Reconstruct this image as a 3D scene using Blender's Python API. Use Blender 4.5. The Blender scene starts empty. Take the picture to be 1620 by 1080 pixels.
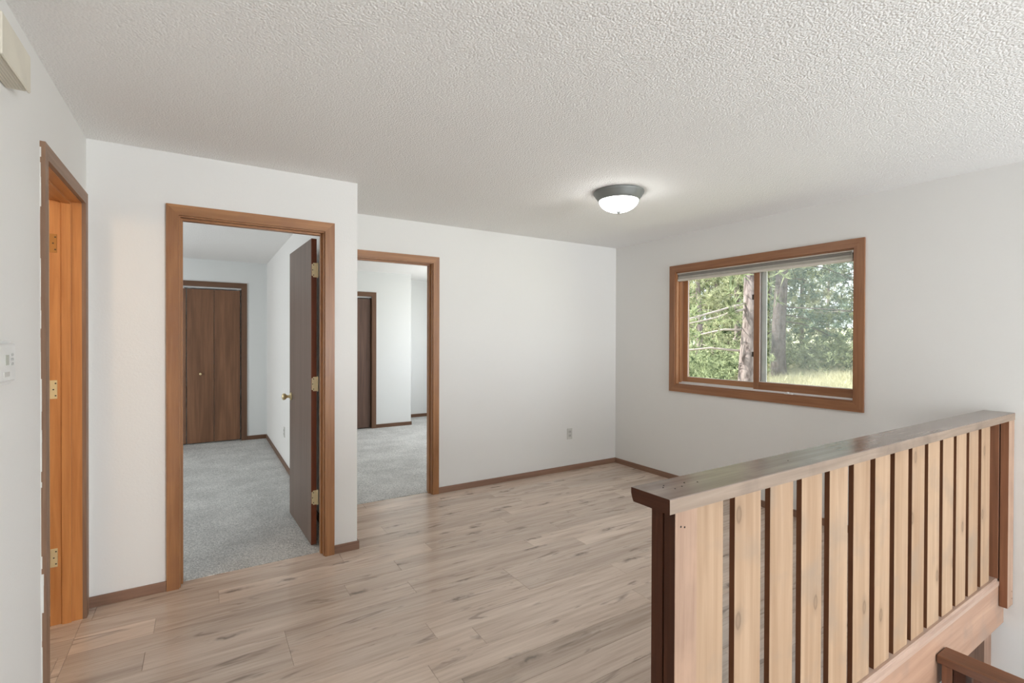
import bpy, bmesh, math, random
import numpy as np
from mathutils import Vector, Matrix

random.seed(7)
S = bpy.context.scene
C = S.collection

# ------------------------------------------------------------------ camera
cam_d = bpy.data.cameras.new('camera')
cam = bpy.data.objects.new('camera', cam_d)
C.objects.link(cam)
R_ = Vector((0.847566, -0.530681, 0.003192))
F_ = Vector((0.530690, 0.847542, -0.006398))
U_ = Vector((0.000690, 0.007117, 0.999974))
m = Matrix((R_, U_, -F_)).transposed().to_4x4()
m.translation = Vector((0, 0, 1.406))
cam.matrix_world = m
cam_d.sensor_width = 36.0
cam_d.lens = 780.71 / 1620.0 * 36.0
cam_d.clip_start = 0.05
S.camera = cam

# ------------------------------------------------------------------ world, sun, daylight, exposure
world = bpy.data.worlds.new('sky')
S.world = world
world.use_nodes = True
bg = world.node_tree.nodes['Background']
bg.inputs['Color'].default_value = (0.86, 0.92, 1.0, 1)
bg.inputs['Strength'].default_value = 3.0

S.view_settings.view_transform = 'Standard'
S.view_settings.look = 'None'
S.view_settings.gamma = 1.0
S.view_settings.use_curve_mapping = False
S.view_settings.exposure = -0.10

def sun(direction, strength, color):
    d = bpy.data.lights.new('sun', 'SUN')
    d.energy = strength; d.color = color; d.angle = math.radians(0.6)
    o = bpy.data.objects.new('sun', d); C.objects.link(o)
    o.rotation_euler = Vector(direction).to_track_quat('-Z', 'Y').to_euler()
    o.location = (8, 6, 12)

def daylight(name, loc, direction, w, h, power, color):
    """soft daylight-coloured area lamp of w x h metres"""
    d = bpy.data.lights.new(name, 'AREA')
    d.shape = 'RECTANGLE'; d.size = w; d.size_y = h; d.energy = power; d.color = color
    o = bpy.data.objects.new(name, d); C.objects.link(o)
    o.location = loc
    o.rotation_euler = Vector(direction).to_track_quat('-Z', 'Z').to_euler()

sun((0.48, -0.55, -0.68), 13.0, (1.0, 0.95, 0.86))
daylight('daylight_rear_window', (3.0, -4.36, 1.25), (-0.2, 1, 0.25), 1.7, 1.9, 270, (0.91, 0.96, 1.0))
daylight('daylight_stair_uplight', (2.5, -4.34, -0.35), (0, 0.8, 0.6), 1.6, 0.9, 30, (0.95, 0.975, 1.0))  # added unseen uplight in the stairwell, tilted up to brighten the ceiling
daylight('daylight_bedroom_one', (-2.83, 5.6, 1.4), (1, 0, 0), 1.8, 1.3, 56, (0.93, 0.97, 1.0))  # unseen lamp added inside the closed wall, no window opening there
daylight('daylight_bedroom_two', (4.12, 6.4, 1.45), (-1, 0, 0), 1.7, 1.2, 72, (0.94, 0.97, 1.0))

# ------------------------------------------------------------------ materials
MATS = {}
def nt(name):
    mt = bpy.data.materials.new(name); mt.use_nodes = True
    t = mt.node_tree
    return mt, t, t.nodes, t.links, t.nodes['Principled BSDF']

def setspec(b, rough, spec=0.5):
    b.inputs['Roughness'].default_value = rough
    b.inputs['Specular IOR Level'].default_value = spec

def ramp(n, stops):
    r = n.new('ShaderNodeValToRGB')
    e = r.color_ramp.elements
    e[0].position, e[0].color = stops[0][0], (*stops[0][1], 1)
    e[1].position, e[1].color = stops[-1][0], (*stops[-1][1], 1)
    for p, c in stops[1:-1]:
        k = e.new(p); k.color = (*c, 1)
    return r

def plain(name, col, rough=0.5, metal=0.0, spec=0.5):
    mt, t, n, l, b = nt(name)
    tc = n.new('ShaderNodeTexCoord'); nz = n.new('ShaderNodeTexNoise')
    nz.inputs['Scale'].default_value = 9.0
    l.new(tc.outputs['Object'], nz.inputs['Vector'])
    r = ramp(n, [(0.3, tuple(c * 0.94 for c in col)), (0.7, tuple(min(1, c * 1.05) for c in col))])
    l.new(nz.outputs['Fac'], r.inputs['Fac'])
    l.new(r.outputs['Color'], b.inputs['Base Color'])
    b.inputs['Metallic'].default_value = metal
    setspec(b, rough, spec)
    MATS[name] = mt
    return mt

def paint(name, col, bump_scale, bump_strength, bump_dist, rough=0.9, second=None):
    mt, t, n, l, b = nt(name)
    g = n.new('ShaderNodeNewGeometry')
    nz = n.new('ShaderNodeTexNoise'); nz.inputs['Scale'].default_value = bump_scale
    nz.inputs['Detail'].default_value = 3.0; nz.inputs['Roughness'].default_value = 0.6
    l.new(g.outputs['Position'], nz.inputs['Vector'])
    h = nz.outputs['Fac']
    if second:
        vo = n.new('ShaderNodeTexVoronoi'); vo.inputs['Scale'].default_value = second
        l.new(g.outputs['Position'], vo.inputs['Vector'])
        mx = n.new('ShaderNodeMath'); mx.operation = 'SUBTRACT'
        l.new(nz.outputs['Fac'], mx.inputs[0]); l.new(vo.outputs['Distance'], mx.inputs[1])
        h = mx.outputs[0]
    bp = n.new('ShaderNodeBump'); bp.inputs['Strength'].default_value = bump_strength
    bp.inputs['Distance'].default_value = bump_dist
    l.new(h, bp.inputs['Height']); l.new(bp.outputs['Normal'], b.inputs['Normal'])
    b.inputs['Base Color'].default_value = (*col, 1)
    setspec(b, rough, 0.3)
    MATS[name] = mt
    return mt

def wood(name, dark, light, axis='Z', fine=55.0, rough=0.4, knots=0.0, stain=None, spec=0.5, bump=0.15):
    """procedural timber, grain running along the given object axis"""
    mt, t, n, l, b = nt(name)
    tc = n.new('ShaderNodeTexCoord'); oi = n.new('ShaderNodeObjectInfo')
    mul = n.new('ShaderNodeVectorMath'); mul.operation = 'MULTIPLY_ADD'
    cmb = n.new('ShaderNodeCombineXYZ')
    for i in range(3): l.new(oi.outputs['Random'], cmb.inputs[i])
    l.new(cmb.outputs[0], mul.inputs[0]); mul.inputs[1].default_value = (37, 23, 51)
    l.new(tc.outputs['Object'], mul.inputs[2])
    mp = n.new('ShaderNodeMapping')
    s = {'X': (0.05, 1, 1), 'Y': (1, 0.05, 1), 'Z': (1, 1, 0.05)}[axis]
    mp.inputs['Scale'].default_value = s
    l.new(mul.outputs[0], mp.inputs['Vector'])
    n1 = n.new('ShaderNodeTexNoise'); n1.inputs['Scale'].default_value = fine
    n1.inputs['Detail'].default_value = 5; n1.inputs['Distortion'].default_value = 0.6
    n2 = n.new('ShaderNodeTexNoise'); n2.inputs['Scale'].default_value = 7.0
    n2.inputs['Detail'].default_value = 3; n2.inputs['Distortion'].default_value = 1.2
    l.new(mp.outputs[0], n1.inputs['Vector']); l.new(mp.outputs[0], n2.inputs['Vector'])
    mx = n.new('ShaderNodeMix'); mx.data_type = 'FLOAT'
    mx.inputs[0].default_value = 0.5
    l.new(n1.outputs['Fac'], mx.inputs[2]); l.new(n2.outputs['Fac'], mx.inputs[3])
    mid = tuple((a + c) / 2 for a, c in zip(dark, light))
    r = ramp(n, [(0.33, dark), (0.5, mid), (0.66, light)])
    l.new(mx.outputs[0], r.inputs['Fac'])
    col = r.outputs['Color']
    def over(col, fac, c):
        k = n.new('ShaderNodeMix'); k.data_type = 'RGBA'
        l.new(fac, k.inputs[0]); l.new(col, k.inputs[6]); k.inputs[7].default_value = (*c, 1)
        return k.outputs[2]
    if stain:                               # large weathered blotches
        n3 = n.new('ShaderNodeTexNoise'); n3.inputs['Scale'].default_value = 5.0
        n3.inputs['Detail'].default_value = 4
        l.new(mul.outputs[0], n3.inputs['Vector'])
        r3 = ramp(n, [(0.52, (0, 0, 0)), (0.72, (0.75, 0.75, 0.75))])
        l.new(n3.outputs['Fac'], r3.inputs['Fac'])
        col = over(col, r3.outputs['Color'], stain)
    if knots:
        m2 = n.new('ShaderNodeMapping')
        m2.inputs['Scale'].default_value = {'X': (0.35, 1, 1), 'Y': (1, 0.35, 1), 'Z': (1, 1, 0.5)}[axis]
        l.new(mul.outputs[0], m2.inputs['Vector'])
        if axis == 'Z': m2.inputs['Rotation'].default_value = (math.radians(90), 0, 0)
        v = n.new('ShaderNodeTexVoronoi'); v.voronoi_dimensions = '2D'; v.inputs['Scale'].default_value = knots
        l.new(m2.outputs[0], v.inputs['Vector'])
        r4 = ramp(n, [(0.02, (0.40, 0.40, 0.40)), (0.040, (0.62, 0.62, 0.62)), (0.055, (0.18, 0.18, 0.18)), (0.11, (0, 0, 0))])
        l.new(v.outputs['Distance'], r4.inputs['Fac'])
        col = over(col, r4.outputs['Color'], tuple(c * 0.35 for c in dark))
    l.new(col, b.inputs['Base Color'])
    bp = n.new('ShaderNodeBump'); bp.inputs['Strength'].default_value = bump; bp.inputs['Distance'].default_value = 0.004
    l.new(n1.outputs['Fac'], bp.inputs['Height']); l.new(bp.outputs['Normal'], b.inputs['Normal'])
    setspec(b, rough, spec)
    MATS[name] = mt
    return mt

paint('wall_paint', (0.80, 0.788, 0.762), 90, 0.12, 0.004)
paint('wall_paint_bedroom', (0.76, 0.775, 0.765), 90, 0.12, 0.004)
paint('popcorn', (0.92, 0.91, 0.893), 92, 0.37, 0.010, 0.95, second=115)
paint('concrete', (0.4, 0.38, 0.36), 30, 0.2, 0.01)

CAS_D, CAS_L = (0.26, 0.110, 0.040), (0.44, 0.210, 0.084)
for ax in 'XYZ':
    wood('casing_' + ax, CAS_D, CAS_L, ax, 60, 0.38, stain=(0.29, 0.13, 0.060))
    wood('old_casing_' + ax, (0.18, 0.095, 0.055), (0.31, 0.185, 0.115), ax, 60, 0.5)
    wood('jamb_' + ax, (0.42, 0.15, 0.04), (0.64, 0.28, 0.09), ax, 50, 0.38)
    wood('window_wood_' + ax, (0.22, 0.09, 0.038), (0.36, 0.165, 0.075), ax, 60, 0.42)
    wood('sash_wood_' + ax, (0.34, 0.15, 0.065), (0.50, 0.25, 0.12), ax, 60, 0.45)
    wood('base_' + ax, (0.19, 0.105, 0.068), (0.32, 0.185, 0.125), ax, 60, 0.42)
    wood('dark_casing_' + ax, (0.115, 0.056, 0.030), (0.185, 0.095, 0.052), ax, 60, 0.45)
    wood('stained_' + ax, (0.045, 0.015, 0.007), (0.090, 0.031, 0.015), ax, 60, 0.6, spec=0.25)
    wood('brown_' + ax, (0.16, 0.060, 0.027), (0.30, 0.122, 0.058), ax, 55, 0.5, knots=4.0)
wood('rail_wood', (0.10, 0.040, 0.018), (0.21, 0.085, 0.040), 'Y', 55, 0.42)
wood('bifold', (0.125, 0.055, 0.026), (0.27, 0.130, 0.066), 'Z', 40, 0.45)
wood('bifold_grey', (0.085, 0.048, 0.035), (0.175, 0.102, 0.074), 'Z', 40, 0.45)
wood('door_leaf', (0.115, 0.073, 0.054), (0.19, 0.128, 0.097), 'Z', 70, 0.42)
wood('door_edge', (0.11, 0.028, 0.012), (0.21, 0.06, 0.025), 'Z', 60, 0.4)
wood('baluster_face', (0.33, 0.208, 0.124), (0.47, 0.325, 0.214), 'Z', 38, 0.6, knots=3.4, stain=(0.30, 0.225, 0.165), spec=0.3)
wood('post_face', (0.29, 0.18, 0.125), (0.45, 0.305, 0.22), 'Z', 55, 0.65, stain=(0.45, 0.29, 0.2), spec=0.3, bump=0.4)
wood('cap_top', (0.17, 0.125, 0.10), (0.31, 0.245, 0.21), 'X', 45, 0.20, stain=(0.16, 0.115, 0.09), bump=0.12)
wood('cap_side', (0.19, 0.135, 0.098), (0.32, 0.24, 0.18), 'X', 55, 0.6, stain=(0.14, 0.10, 0.075), bump=0.35)
wood('beam_face', (0.34, 0.195, 0.128), (0.50, 0.315, 0.22), 'X', 30, 0.5, stain=(0.31, 0.215, 0.165))
wood('plate_wood', (0.33, 0.22, 0.17), (0.52, 0.37, 0.29), 'X', 45, 0.4)
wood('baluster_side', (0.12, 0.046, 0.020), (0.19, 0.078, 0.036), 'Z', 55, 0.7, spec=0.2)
def bark(name, k):
    mt, t, n, l, b = nt(name)
    tc = n.new('ShaderNodeTexCoord'); mp = n.new('ShaderNodeMapping'); mp.inputs['Scale'].default_value = (1, 1, 0.35)
    l.new(tc.outputs['Object'], mp.inputs['Vector'])
    v = n.new('ShaderNodeTexVoronoi'); v.inputs['Scale'].default_value = 14; l.new(mp.outputs[0], v.inputs['Vector'])
    nz = n.new('ShaderNodeTexNoise'); nz.inputs['Scale'].default_value = 30; nz.inputs['Detail'].default_value = 4; l.new(mp.outputs[0], nz.inputs['Vector'])
    ml = n.new('ShaderNodeMath'); ml.operation = 'MULTIPLY'; l.new(v.outputs['Distance'], ml.inputs[0]); l.new(nz.outputs['Fac'], ml.inputs[1])
    r = ramp(n, [(p, tuple(k * q for q in c)) for p, c in ((0.08, (0.31, 0.26, 0.25)), (0.25, (0.25, 0.205, 0.20)), (0.42, (0.14, 0.11, 0.105)))])
    l.new(ml.outputs[0], r.inputs['Fac']); l.new(r.outputs['Color'], b.inputs['Base Color'])
    bp = n.new('ShaderNodeBump'); bp.invert = True; bp.inputs['Strength'].default_value = 0.9; bp.inputs['Distance'].default_value = 0.03
    l.new(ml.outputs[0], bp.inputs['Height']); l.new(bp.outputs['Normal'], b.inputs['Normal'])
    setspec(b, 0.95, 0.1)
    MATS[name] = mt
bark('bark', 1.0)
bark('bark_shaded', 0.5)  # shade and screen dimming of the second trunk put into its bark colour
plain('dead_twig', (0.42, 0.36, 0.33), 0.9)
plain('white_vinyl', (0.82, 0.81, 0.80), 0.35)
plain('track_metal', (0.70, 0.70, 0.69), 0.35, 0.4)
plain('brass', (0.80, 0.66, 0.38), 0.38, 0.45)
plain('hinge_brass', (0.86, 0.77, 0.52), 0.4, 0.15)
plain('dark_brass', (0.42, 0.22, 0.08), 0.32, 0.8)
plain('nickel', (0.24, 0.25, 0.24), 0.45, 0.35)
plain('dark_screw', (0.05, 0.035, 0.02), 0.6)
plain('shade_cloth', (0.50, 0.47, 0.42), 0.85)
plain('shade_rail', (0.66, 0.61, 0.54), 0.5)
plain('shade_cloth_shadowed', (0.27, 0.25, 0.225), 0.9)  # upper folds, with the shade of their recess put into the cloth colour
plain('dark_plastic', (0.035, 0.028, 0.022), 0.5)
plain('plate_plastic', (0.62, 0.61, 0.57), 0.45)
plain('socket_plastic', (0.50, 0.49, 0.46), 0.5)
plain('thermostat_white', (0.78, 0.78, 0.76), 0.45)
plain('lcd_grey', (0.42, 0.44, 0.38), 0.3)
plain('print_grey', (0.50, 0.50, 0.48), 0.6)
plain('chime_beige', (0.72, 0.675, 0.57), 0.5)
plain('chime_slot', (0.58, 0.54, 0.45), 0.6)
plain('caulk_white', (0.72, 0.71, 0.67), 0.8)
plain('hole_black', (0.02, 0.012, 0.008), 0.9)

def glass_mat():
    mt, t, n, l, b = nt('window_glass')
    n.remove(b)
    out = n['Material Output']
    tr = n.new('ShaderNodeBsdfTransparent'); gl = n.new('ShaderNodeBsdfGlossy')
    gl.inputs['Roughness'].default_value = 0.02
    nz = n.new('ShaderNodeTexNoise'); nz.inputs['Scale'].default_value = 3
    r = ramp(n, [(0.3, (0.93, 0.95, 0.94)), (0.8, (0.96, 0.97, 0.97))])
    l.new(nz.outputs['Fac'], r.inputs['Fac']); l.new(r.outputs['Color'], tr.inputs['Color'])
    fr = n.new('ShaderNodeFresnel'); fr.inputs['IOR'].default_value = 1.12
    mx = n.new('ShaderNodeMixShader')
    l.new(fr.outputs[0], mx.inputs[0]); l.new(tr.outputs[0], mx.inputs[1]); l.new(gl.outputs[0], mx.inputs[2])
    l.new(mx.outputs[0], out.inputs['Surface'])
    MATS['glass'] = mt
glass_mat()

def screen_mat():
    """fine insect mesh: far too fine to resolve, so it acts as a partly open veil"""
    mt, t, n, l, b = nt('insect_mesh')
    n.remove(b)
    out = n['Material Output']
    tr = n.new('ShaderNodeBsdfTransparent'); df = n.new('ShaderNodeBsdfDiffuse'); tl = n.new('ShaderNodeBsdfTranslucent')
    df.inputs['Color'].default_value = (0.55, 0.56, 0.57, 1); tl.inputs['Color'].default_value = (0.55, 0.57, 0.58, 1)
    a = n.new('ShaderNodeMixShader'); a.inputs[0].default_value = 0.6
    l.new(df.outputs[0], a.inputs[1]); l.new(tl.outputs[0], a.inputs[2])
    g = n.new('ShaderNodeNewGeometry'); nz = n.new('ShaderNodeTexNoise'); nz.inputs['Scale'].default_value = 4
    l.new(g.outputs['Position'], nz.inputs['Vector'])
    r = ramp(n, [(0.3, (0.09,) * 3), (0.7, (0.14,) * 3)])
    l.new(nz.outputs['Fac'], r.inputs['Fac'])
    mx = n.new('ShaderNodeMixShader')
    l.new(r.outputs['Color'], mx.inputs[0]); l.new(tr.outputs[0], mx.inputs[1]); l.new(a.outputs[0], mx.inputs[2])
    l.new(mx.outputs[0], out.inputs['Surface'])
    MATS['screen'] = mt
screen_mat()

def dome_mat(name, strength):
    mt, t, n, l, b = nt(name)
    b.inputs['Base Color'].default_value = (0.9, 0.9, 0.88, 1)
    nz = n.new('ShaderNodeTexNoise'); nz.inputs['Scale'].default_value = 6
    r = ramp(n, [(0.3, (1.0, 0.99, 0.96)), (0.7, (0.97, 0.97, 0.96))])
    l.new(nz.outputs['Fac'], r.inputs['Fac']); l.new(r.outputs['Color'], b.inputs['Emission Color'])
    b.inputs['Emission Strength'].default_value = strength
    setspec(b, 0.25)
    MATS[name] = mt
dome_mat('dome', 27.0)
dome_mat('dome_warm', 3.0)

def laminate():
    mt, t, n, l, b = nt('laminate_plank')
    tc = n.new('ShaderNodeTexCoord'); oi = n.new('ShaderNodeObjectInfo')
    cmb = n.new('ShaderNodeCombineXYZ')
    for i in range(3): l.new(oi.outputs['Random'], cmb.inputs[i])
    ma = n.new('ShaderNodeVectorMath'); ma.operation = 'MULTIPLY_ADD'
    l.new(cmb.outputs[0], ma.inputs[0]); ma.inputs[1].default_value = (71, 43, 13); l.new(tc.outputs['Object'], ma.inputs[2])
    def noise(scale_vec, scale, detail=4, dist=0.5, rough=0.55):
        mp = n.new('ShaderNodeMapping'); mp.inputs['Scale'].default_value = scale_vec
        l.new(ma.outputs[0], mp.inputs['Vector'])
        k = n.new('ShaderNodeTexNoise'); k.inputs['Scale'].default_value = scale; k.inputs['Detail'].default_value = detail
        k.inputs['Distortion'].default_value = dist; k.inputs['Roughness'].default_value = rough
        l.new(mp.outputs[0], k.inputs['Vector'])
        return k.outputs['Fac'], mp
    fine, _ = noise((0.045, 1, 1), 70, 5, 0.4)
    broad, _ = noise((0.10, 1, 1), 11, 4, 1.0)
    streak, _ = noise((0.17, 1, 1), 17, 3, 1.2)
    mx = n.new('ShaderNodeMix'); mx.data_type = 'FLOAT'; mx.inputs[0].default_value = 0.58
    l.new(fine, mx.inputs[2]); l.new(broad, mx.inputs[3])
    r = ramp(n, [(0.30, (0.44, 0.335, 0.262)), (0.48, (0.60, 0.475, 0.385)), (0.66, (0.73, 0.605, 0.505))])
    l.new(mx.outputs[0], r.inputs['Fac'])
    def over(col, fac, c):
        k = n.new('ShaderNodeMix'); k.data_type = 'RGBA'
        l.new(fac, k.inputs[0]); l.new(col, k.inputs[6]); k.inputs[7].default_value = (*c, 1)
        return k.outputs[2]
    rs = ramp(n, [(0.60, (0, 0, 0)), (0.72, (0.8, 0.8, 0.8))])
    l.new(streak, rs.inputs['Fac'])
    col = over(r.outputs['Color'], rs.outputs['Color'], (0.28, 0.215, 0.175))
    mpk = n.new('ShaderNodeMapping'); mpk.inputs['Scale'].default_value = (0.24, 1, 0)
    l.new(ma.outputs[0], mpk.inputs['Vector'])
    wob = n.new('ShaderNodeTexNoise'); wob.inputs['Scale'].default_value = 18
    l.new(ma.outputs[0], wob.inputs['Vector'])
    ad = n.new('ShaderNodeVectorMath'); ad.operation = 'MULTIPLY_ADD'
    l.new(wob.outputs['Color'], ad.inputs[0]); ad.inputs[1].default_value = (0.05, 0.05, 0.05); l.new(mpk.outputs[0], ad.inputs[2])
    v = n.new('ShaderNodeTexVoronoi'); v.voronoi_dimensions = '2D'; v.inputs['Scale'].default_value = 4.0
    l.new(ad.outputs[0], v.inputs['Vector'])
    rk = ramp(n, [(0.022, (0.72, 0.72, 0.72)), (0.045, (0.36, 0.36, 0.36)), (0.10, (0, 0, 0))])
    l.new(v.outputs['Distance'], rk.inputs['Fac'])
    col = over(col, rk.outputs['Color'], (0.15, 0.115, 0.095))
    hs = n.new('ShaderNodeHueSaturation')
    mr = n.new('ShaderNodeMapRange'); mr.inputs[3].default_value = 0.86; mr.inputs[4].default_value = 1.12
    l.new(oi.outputs['Random'], mr.inputs[0]); l.new(mr.outputs[0], hs.inputs['Value']); l.new(col, hs.inputs['Color'])
    l.new(hs.outputs[0], b.inputs['Base Color'])
    bp = n.new('ShaderNodeBump'); bp.inputs['Strength'].default_value = 0.06; bp.inputs['Distance'].default_value = 0.003
    l.new(fine, bp.inputs['Height']); l.new(bp.outputs['Normal'], b.inputs['Normal'])
    setspec(b, 0.23, 0.5)
    MATS['laminate'] = mt
laminate()

def carpet():
    mt, t, n, l, b = nt('carpet')
    g = n.new('ShaderNodeNewGeometry')
    nz = n.new('ShaderNodeTexNoise'); nz.inputs['Scale'].default_value = 130; nz.inputs['Detail'].default_value = 4
    nz.inputs['Roughness'].default_value = 0.75
    n2 = n.new('ShaderNodeTexNoise'); n2.inputs['Scale'].default_value = 3.2; n2.inputs['Detail'].default_value = 3
    for k in (nz, n2): l.new(g.outputs['Position'], k.inputs['Vector'])
    r = ramp(n, [(0.34, (0.27, 0.28, 0.275)), (0.5, (0.60, 0.60, 0.58)), (0.64, (0.88, 0.87, 0.84))])
    l.new(nz.outputs['Fac'], r.inputs['Fac'])
    hs = n.new('ShaderNodeHueSaturation'); mr = n.new('ShaderNodeMapRange')
    mr.inputs[1].default_value = 0.35; mr.inputs[2].default_value = 0.65; mr.inputs[3].default_value = 0.88; mr.inputs[4].default_value = 1.08
    l.new(n2.outputs['Fac'], mr.inputs[0]); l.new(mr.outputs[0], hs.inputs['Value']); l.new(r.outputs['Color'], hs.inputs['Color'])
    l.new(hs.outputs[0], b.inputs['Base Color'])
    bp = n.new('ShaderNodeBump'); bp.inputs['Strength'].default_value = 0.7; bp.inputs['Distance'].default_value = 0.008
    l.new(nz.outputs['Fac'], bp.inputs['Height']); l.new(bp.outputs['Normal'], b.inputs['Normal'])
    setspec(b, 0.95, 0.1)
    MATS['carpet'] = mt
carpet()

def foliage(name, a, c, trans=0.45):
    mt, t, n, l, b = nt(name)
    n.remove(b)
    out = n['Material Output']
    g = n.new('ShaderNodeNewGeometry'); oi = n.new('ShaderNodeObjectInfo')
    nz = n.new('ShaderNodeTexNoise'); nz.inputs['Scale'].default_value = 4.5; nz.inputs['Detail'].default_value = 5; nz.inputs['Roughness'].default_value = 0.65
    l.new(g.outputs['Position'], nz.inputs['Vector'])
    r = ramp(n, [(0.35, a), (0.65, c)])
    l.new(nz.outputs['Fac'], r.inputs['Fac'])
    df = n.new('ShaderNodeBsdfDiffuse'); tl = n.new('ShaderNodeBsdfTranslucent')
    l.new(r.outputs['Color'], df.inputs['Color']); l.new(r.outputs['Color'], tl.inputs['Color'])
    mx = n.new('ShaderNodeMixShader'); mx.inputs[0].default_value = trans
    l.new(df.outputs[0], mx.inputs[1]); l.new(tl.outputs[0], mx.inputs[2])
    l.new(mx.outputs[0], out.inputs['Surface'])
    MATS[name] = mt
foliage('needles_green', (0.07, 0.10, 0.055), (0.50, 0.55, 0.33))
foliage('needles_blue', (0.06, 0.095, 0.07), (0.30, 0.38, 0.30))
foliage('needles_light', (0.13, 0.155, 0.08), (0.72, 0.73, 0.50))
foliage('dry_grass', (0.42, 0.40, 0.26), (0.70, 0.67, 0.50))
foliage('meadow', (0.34, 0.35, 0.22), (0.58, 0.57, 0.42), 0.0)

# ------------------------------------------------------------------ mesh helpers
W = {}                                    # world position of every object made here
def box(bm, x0, x1, y0, y1, z0, z1, bev=0.0, mi=0):
    v = [bm.verts.new(p) for p in ((x0, y0, z0), (x1, y0, z0), (x1, y1, z0), (x0, y1, z0),
                                   (x0, y0, z1), (x1, y0, z1), (x1, y1, z1), (x0, y1, z1))]
    fs = [bm.faces.new([v[i] for i in q]) for q in ((0, 3, 2, 1), (4, 5, 6, 7), (0, 1, 5, 4), (1, 2, 6, 5), (2, 3, 7, 6), (3, 0, 4, 7))]
    for f in fs: f.material_index = mi
    if bev:
        es = list({e for f in fs for e in f.edges})
        bmesh.ops.bevel(bm, geom=es, offset=bev, segments=1, affect='EDGES', profile=0.5)
    return fs

def prism(bm, pts, off):
    """polygon pts (3D) extruded by vector off"""
    off = Vector(off)
    a = [bm.verts.new(p) for p in pts]
    b = [bm.verts.new(Vector(p) + off) for p in pts]
    n = len(pts)
    bm.faces.new(a); bm.faces.new(list(reversed(b)))
    for i in range(n):
        bm.faces.new((a[i], b[i], b[(i + 1) % n], a[(i + 1) % n]))

def lathe(bm, prof, seg=32, center=(0, 0, 0), axis='Z', smooth=True):
    rings = []
    cx, cy, cz = center
    for r, h in prof:
        ring = []
        for k in range(seg):
            a = 2 * math.pi * k / seg
            p = (r * math.cos(a), r * math.sin(a), h)
            if axis == 'X': p = (p[2], p[0], p[1])
            if axis == 'Y': p = (p[0], p[2], p[1])
            ring.append(bm.verts.new((p[0] + cx, p[1] + cy, p[2] + cz)))
        rings.append(ring)
    for a, b in zip(rings, rings[1:]):
        for k in range(seg):
            f = bm.faces.new((a[k], a[(k + 1) % seg], b[(k + 1) % seg], b[k])); f.smooth = smooth
    bm.faces.new(list(reversed(rings[0]))); bm.faces.new(rings[-1])

def mesh_of(name, bm, mats):
    bmesh.ops.recalc_face_normals(bm, faces=bm.faces[:])
    me = bpy.data.meshes.new(name)
    bm.to_mesh(me); bm.free()
    for k in (mats if isinstance(mats, (list, tuple)) else [mats]):
        me.materials.append(MATS[k])
    return me

def obj(name, bm, mats, parent=None, center=True):
    """link a world-space bmesh as one mesh object under parent (or top-level)"""
    c = Vector((0, 0, 0))
    if center:
        co = [v.co for v in bm.verts]
        lo = Vector([min(p[i] for p in co) for i in range(3)]); hi = Vector([max(p[i] for p in co) for i in range(3)])
        c = (lo + hi) / 2
        bmesh.ops.translate(bm, verts=bm.verts[:], vec=-c)
    o = bpy.data.objects.new(name, mesh_of(name, bm, mats))
    C.objects.link(o)
    W[o] = c
    if parent:
        o.parent = parent; o.location = c - W[parent]
    else:
        o.location = c
    return o

def bx(name, x0, x1, y0, y1, z0, z1, mat, parent=None, bev=0.0):
    bm = bmesh.new(); box(bm, x0, x1, y0, y1, z0, z1, bev)
    return obj(name, bm, mat, parent)

def boxes(name, rects, mat, parent=None):
    bm = bmesh.new()
    for r in rects: box(bm, *r)
    return obj(name, bm, mat, parent)

def empty(name, loc, label=None, cat=None, group=None, kind=None):
    o = bpy.data.objects.new(name, None); C.objects.link(o)
    o.empty_display_size = 0.1
    o.location = loc; W[o] = Vector(loc)
    return tag(o, label, cat, group, kind)

def tag(o, label=None, cat=None, group=None, kind=None):
    if label: o['label'] = label
    if cat: o['category'] = cat
    if group: o['group'] = group
    if kind: o['kind'] = kind
    return o

def struct(o, label=None):
    o['kind'] = 'structure'
    if label: o['label'] = label
    return o

# ------------------------------------------------------------------ room dimensions
XL, XR = -0.51, 3.98          # left wall, window wall
YN, YB = 3.33, 4.133          # near bedroom wall, far wall
XE = 0.87                     # end of the near wall
ZC = 2.43                     # ceiling
YR = -4.2                     # rear wall
D1 = (-0.108, 0.658)          # first bedroom doorway (between jambs)
D2 = (0.985, 1.742)
D3 = (2.515, 3.213)           # doorway in the left wall (along y)
DH = 2.068                    # jamb heads
DH1, DH2 = 2.080, 2.070
T = 0.019

def wall_with_holes(name, axis, a0, a1, t0, t1, z0, z1, holes, mat, label=None):
    """wall running along axis ('x' or 'y') from a0..a1, thickness t0..t1, rectangular holes (h0,h1,zlo,zhi)"""
    cuts = sorted({a0, a1, *[h[0] for h in holes], *[h[1] for h in holes]})
    rects = []
    for s, e in zip(cuts, cuts[1:]):
        mid = (s + e) / 2
        hs = sorted([(h[2], h[3]) for h in holes if h[0] < mid < h[1]])
        z = z0
        for lo, hi in hs:
            if lo > z: rects.append((s, e, z, lo))
            z = hi
        if z < z1: rects.append((s, e, z, z1))
    bm = bmesh.new()
    for s, e, lo, hi in rects:
        if axis == 'x': box(bm, s, e, t0, t1, lo, hi)
        else: box(bm, t0, t1, s, e, lo, hi)
    bmesh.ops.remove_doubles(bm, verts=bm.verts[:], dist=1e-5)
    seen = {}
    for f in list(bm.faces):            # drop inner faces between neighbouring pieces
        k = tuple(sorted(v.index for v in f.verts)); 
    return struct(obj(name, bm, mat), label)

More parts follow.
